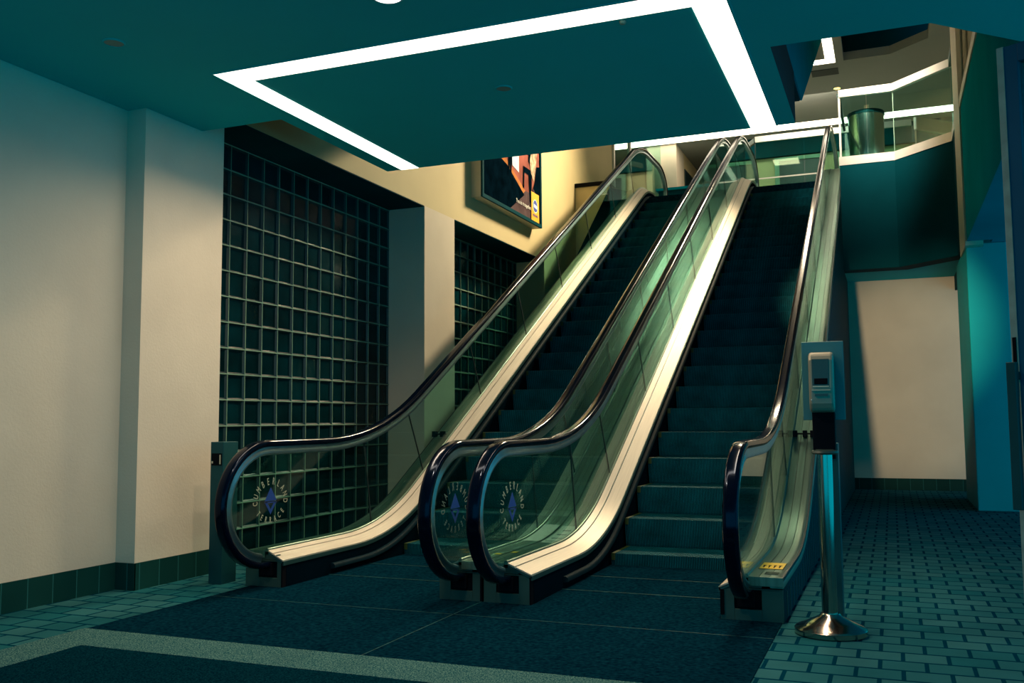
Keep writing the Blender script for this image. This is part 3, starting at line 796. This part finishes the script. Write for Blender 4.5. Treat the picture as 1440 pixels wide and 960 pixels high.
mb = MB(); mb.box(dx0 + .020, dx1 - .024, cy - .078, cy - .066, dz0 + .136, dz0 + .142); mb.box(dx0 + .014, dx1 - .018, cy - .079, cy - .066, dz0 + .118, dz0 + .122); mb.build('trim_line', M['cream'], db)
mb = MB(); mb.box(dx0 + .030, dx1 - .030, cy - .0755, cy - .066, dz0 + .088, dz0 + .100); mb.build('label_strip', M['plastic_dk'], db)
mb = MB(); mb.lathe([(.001, 0), (.003, 0), (.003, -.006), (.001, -.006)], (dx0 + .012, cy - .069, dz0 + .07), 10, axis='y'); mb.build('lock', M['p_white'], db)

# ------------------------------------------------------------------ barrier pedestals
def pedestal(x0, x1, y0, y1, label, disp):
    t = thing('barrier_pedestal', ((x0 + x1) / 2, (y0 + y1) / 2, 0), label, 'pedestal', None)
    mb = MB(); mb.box(x0, x1, y0, y1, 0, .985); mb.build('post', M['steel_dark'], t, bevel=.003)
    mb = MB(); mb.box(x0 + .012, x1 - .012, y0 - .004, y0, .82, .905) if disp else mb.box(x0 + .012, x1 - .012, y0 - .004, y0, .90, .95)
    mb.build('sensor_window', M['black'], t)
    if disp:
        mb = MB(); mb.box(x1 - .028, x1 - .020, y0 - .008, y0 - .003, .83, .895); mb.box(x0 + .014, x0 + .024, y0 - .008, y0 - .003, .835, .85); mb.build('window_bezel', M['cream'], t)
    return t
pedestal(-4.478, -4.368, 5.44, 5.60, 'slim dark steel pedestal with a small window left of the left escalator', True)
pedestal(-.395, -.283, 5.50, 5.62, 'slim dark steel pedestal behind the sanitizer stand pole', False)

# ------------------------------------------------------------------ balcony
bal = thing('glass_balustrade', (.1, 14.8, Z2), 'angled glass balcony railing with a pale cap on the upper right', 'railing')
def strip_xy(mbx, pts, w, z0, z1):
    for k in range(len(pts) - 1):
        a, b = Vector(pts[k]), Vector(pts[k + 1]); d = (b - a).normalized(); n = Vector((-d.y, d.x)) * w / 2
        mbx.prism([tuple(a - n), tuple(b - n), tuple(b + n), tuple(a + n)], z0, z1, 'z')
BP = [(-.575, 14.80), (.182, 14.80), (.925, 14.06)]
mb = MB(); strip_xy(mb, BP, .07, 5.955, 6.065); mb.build('cap_rail', M['white_metal'], bal)
mb = MB(); strip_xy(mb, [(.925, 14.06), (.925, 13.5)], .05, 5.955, 6.065); mb.build('return_rail', M['trim'], bal)
for a, b in ((BP[0], (-.19, 14.80)), ((-.18, 14.80), (.175, 14.80)), ((.19, 14.79), (.915, 14.07)), ((.925, 14.03), (.925, 13.5))):
    mb = MB(); strip_xy(mb, [a, b], .012, Z2, 5.96); mb.build('glass_pane', M['glass_clear'], bal)
mb = MB(); mb.box(-.585, -.555, 14.785, 14.815, Z2, 5.96); mb.build('post', M['white_metal'], bal)
mb = MB(); mb.box(.178, .186, 14.79, 14.81, Z2, 5.96); mb.build('joint_bead', M['mortar'], bal)
mb = MB(); strip_xy(mb, [(-.575, 14.82), (-.575, 16.6)], .012, Z2, 5.96); mb.build('glass_pane', M['glass_clear'], bal)
mb = MB(); strip_xy(mb, [(-.575, 14.82), (-.575, 16.6)], .05, 5.955, 6.03); mb.build('return_rail', M['trim'], bal)
# bin on the balcony
bx, by = -.205, 15.25
bn = thing('litter_bin', (bx, by, Z2), 'round polished steel litter bin behind the balcony glass', 'bin')
mb = MB(); mb.lathe([(.001, 0), (.245, 0), (.250, .01), (.262, .72), (.001, .72)], (bx, by, Z2), 48); mb.build('body', M['bin_steel'], bn, auto=.6)
mb = MB(); mb.lathe([(.262, .715), (.272, .72), (.272, .765), (.262, .775), (.20, .775), (.20, .73)], (bx, by, Z2), 48); mb.build('rim', M['steel_dark'], bn, auto=.6)
mb = MB(); mb.box(-.235, -.16, 15.72, 15.80, Z2, Z2 + 1.06)
tag(mb.build('slim_post', M['carton'], bevel=.004), 'slim beige post showing above the rim of the steel litter bin', 'post')
# low bench
bt = thing('bench', (.30, 16.6, Z2), 'low dark bench on the upper floor right of the steel bin', 'bench')
mb = MB(); mb.box(.02, .46, 16.4, 16.8, Z2 + .30, Z2 + .42); mb.build('seat', M['doorway'], bt, bevel=.01)
for x in (.06, .42):
    mb = MB(); mb.box(x - .02, x + .02, 16.43, 16.77, Z2, Z2 + .30); mb.build('leg', M['steel_dark'], bt)
# glass screens of the upper lobby
scn = thing('glass_screen', (-1, 19.6, Z2), 'glass screen with a white header across the back of the upper landing', 'glass screen')
mb = MB(); strip_xy(mb, [(-2.415, 19.6), (.56, 19.6)], .06, 6.80, 6.92); mb.build('header', M['white_metal'], scn)
mb = MB(); strip_xy(mb, [(-2.415, 19.6), (-2.95, 20.6)], .05, 6.80, 6.90); mb.build('side_header', M['trim'], scn)
for a, b in ((-2.415, -1.46), (-1.45, -.5), (-.49, .56)):
    mb = MB(); mb.box(a, b, 19.594, 19.606, Z2, 6.80); mb.build('glass_pane', M['screen_glass'], scn)
mb = MB(); mb.box(-2.425, -2.41, 19.58, 19.62, Z2, 6.8); mb.build('post', M['groove'], scn)
mb = MB(); mb.box(-2.41, .56, 19.57, 19.59, 6.02, 6.045); mb.build('mid_rail', M['white_metal'], scn)  # white bar standing in for the strip light's reflection in the glass
sc2 = thing('glass_screen', (.95, 19.3, Z2), 'short angled glass screen with a deep white header behind the balcony', 'glass screen')
mb = MB(); strip_xy(mb, [(.60, 18.9), (1.30, 19.6)], .08, 6.50, 6.76); mb.build('header', M['white_metal'], sc2, bevel=.02)
mb = MB(); strip_xy(mb, [(.60, 18.9), (1.30, 19.6)], .012, Z2, 6.50); mb.build('glass_pane', M['screen_glass'], sc2)
mb = MB(); mb.box(.59, .62, 18.89, 18.92, Z2, 6.5); mb.build('post', M['white_metal'], sc2)
# shop front left of the left escalator top
sf = thing('shop_front', (XP, 19, Z2), 'tall glazed shop front on the upper floor left of the escalator tops', 'shop front')
for y in (17.15, 18.4):
    mb = MB(); mb.box(XP - .04, XP + .03, y, y + .07, Z2, ZU); mb.build('mullion', M['white_metal'], sf)
mb = MB(); mb.box(XP - .01, XP, 17.2, 21.3, Z2, ZU); mb.build('glass_pane', M['screen_glass'], sf)
ct = thing('counter', (-4.0, 20.4, Z2), 'dark teal service counter on the upper floor behind the left escalator', 'counter')
mb = MB(); mb.box(-4.55, -3.45, 20.0, 20.8, Z2, Z2 + 1.05); mb.build('body', M['dark_face'], ct, bevel=.01)
mb = MB(); mb.box(-4.6, -3.4, 19.95, 20.85, Z2 + 1.05, Z2 + 1.10); mb.build('top', M['fascia_r'], ct)

# ------------------------------------------------------------------ near door leaf on the right
d0 = Vector((.430, 4.0)); dd = Vector((.83, -.56)).normalized(); dn = Vector((dd.y, -dd.x))   # dn points towards the camera side
dr = thing('door_leaf', (d0.x, d0.y, 0), 'open blue metal door leaf with a glazed panel at the right edge of the photo', 'door')
def door_box(m, a0, a1, t0, t1, z0, z1):
    ps = [d0 + dd * a0 + dn * t0, d0 + dd * a1 + dn * t0, d0 + dd * a1 + dn * t1, d0 + dd * a0 + dn * t1]
    m.prism([tuple(p) for p in ps], z0, z1, 'z')
mb = MB()
door_box(mb, .0, .075, -.045, 0, .02, 2.54); door_box(mb, .80, .90, -.045, 0, .02, 2.54)
door_box(mb, .075, .80, -.045, 0, 2.47, 2.54); door_box(mb, .075, .80, -.045, 0, .02, .25)
mb.build('frame', M['door_frame'], dr, bevel=.002)
mb = MB(); door_box(mb, -.002, .024, -.02, .003, .02, 2.542); mb.build('edge_strip', M['door_edge'], dr)
mb = MB(); door_box(mb, .004, .018, .0, .005, 1.20, 1.42); mb.build('lock_plate', M['black'], dr)
mb = MB(); door_box(mb, .075, .80, -.026, -.018, .25, 2.47); mb.build('glass_pane', M['screen_glass'], dr)
mb = MB(); door_box(mb, -.002, .035, .03, .05, .78, 1.325); door_box(mb, .008, .028, 0, .03, .82, .85); door_box(mb, .008, .028, 0, .03, 1.26, 1.29); mb.build('pull_handle', M['steel_dark'], dr, bevel=.003)

# ------------------------------------------------------------------ light
w = bpy.data.worlds.new('world'); sc.world = w; w.use_nodes = True
bg = w.node_tree.nodes['Background']; bg.inputs['Color'].default_value = (.0, .38, .56, 1); bg.inputs['Strength'].default_value = .78

def area(name, loc, target, sx, sy, power, col, spread=180):
    l = bpy.data.lights.new(name, 'AREA'); l.shape = 'RECTANGLE'; l.size = sx; l.size_y = sy; l.energy = power; l.color = col; l.spread = math.radians(spread)
    o = bpy.data.objects.new(name, l); COL.objects.link(o); o.location = loc
    d = Vector(target) - Vector(loc); o.rotation_euler = d.to_track_quat('-Z', 'Y').to_euler(); return o
WARM = (1.0, .76, .50)
area('downlight_lamp', (-2.35, 4.16, ZC - .02), (-2.35, 4.16, 0), .12, .12, 15, WARM, 165)
area('strip_lamp', (-3.83, 5.95, ZC - .006), (-3.83, 5.95, 0), .16, 2.0, 13, WARM, 138)
area('strip_lamp', (-.82, 5.95, ZC - .006), (-.82, 5.95, 0), .18, 2.48, 19, WARM, 150)
area('strip_lamp', (-2.32, 4.80, ZC - .006), (-2.32, 4.80, 0), 3.15, .18, 7, WARM, 140)
sp = bpy.data.lights.new('slab_edge_spot', 'SPOT'); sp.energy = 680; sp.color = (1.0, .76, .46); sp.spot_size = math.radians(28); sp.spot_blend = .8; sp.shadow_soft_size = .06
so = bpy.data.objects.new('slab_edge_spot', sp); COL.objects.link(so); so.location = (-.80, 7.26, 3.30); so.rotation_euler = (Vector((.42, 16.1, 1.75)) - so.location).to_track_quat('-Z', 'Y').to_euler()
area('upper_lamp', (-1.6, 15.0, ZU - .1), (-4.7, 11.0, 4.0), 1.4, .6, 175, (1.0, .80, .50), 92)  # unseen area light added to brighten the left header wall
area('balcony_lamp', (-.1, 13.0, ZU - .1), (.05, 14.8, 5.5), .8, .3, 14, (1.0, .86, .66), 44)  # unseen area light added for the balcony cap and slab strip
area('lobby_lamp', (-1.5, 19.0, ZU - .05), (-1.5, 20.5, 5.0), 1.5, .5, 30, (1.0, .9, .68), 170)  # unseen area light added to brighten the upper lobby

# ------------------------------------------------------------------ camera
RX = (0.9280546339412896, -0.03732253304617784, -0.37056932542658705)
RY = (0.3723836802052254, 0.07506617363120872, 0.9250380880229645)
RZ = (-0.006707543284338185, -0.996479853335423, 0.08356381250100155)
right = Vector((RX[0], RY[0], RZ[0])); down = Vector((RX[1], RY[1], RZ[1])); fwd = Vector((RX[2], RY[2], RZ[2]))
fwd.normalize(); right = (right - right.dot(fwd) * fwd).normalized(); up = right.cross(fwd)
mw = Matrix(((right.x, up.x, -fwd.x, 0), (right.y, up.y, -fwd.y, 0), (right.z, up.z, -fwd.z, 1.12), (0, 0, 0, 1)))
cd = bpy.data.cameras.new('camera'); co = bpy.data.objects.new('camera', cd); COL.objects.link(co); co.matrix_world = mw
cd.sensor_fit = 'HORIZONTAL'; cd.sensor_width = 36; cd.lens = 1328.2 / 1440 * 36; cd.clip_start = .05; cd.clip_end = 200
sc.camera = co
sc.cycles.transparent_max_bounces = 32
vs = sc.view_settings; vs.view_transform = 'Standard'; vs.look = 'None'; vs.exposure = 1.0; vs.gamma = 1; vs.use_curve_mapping = False
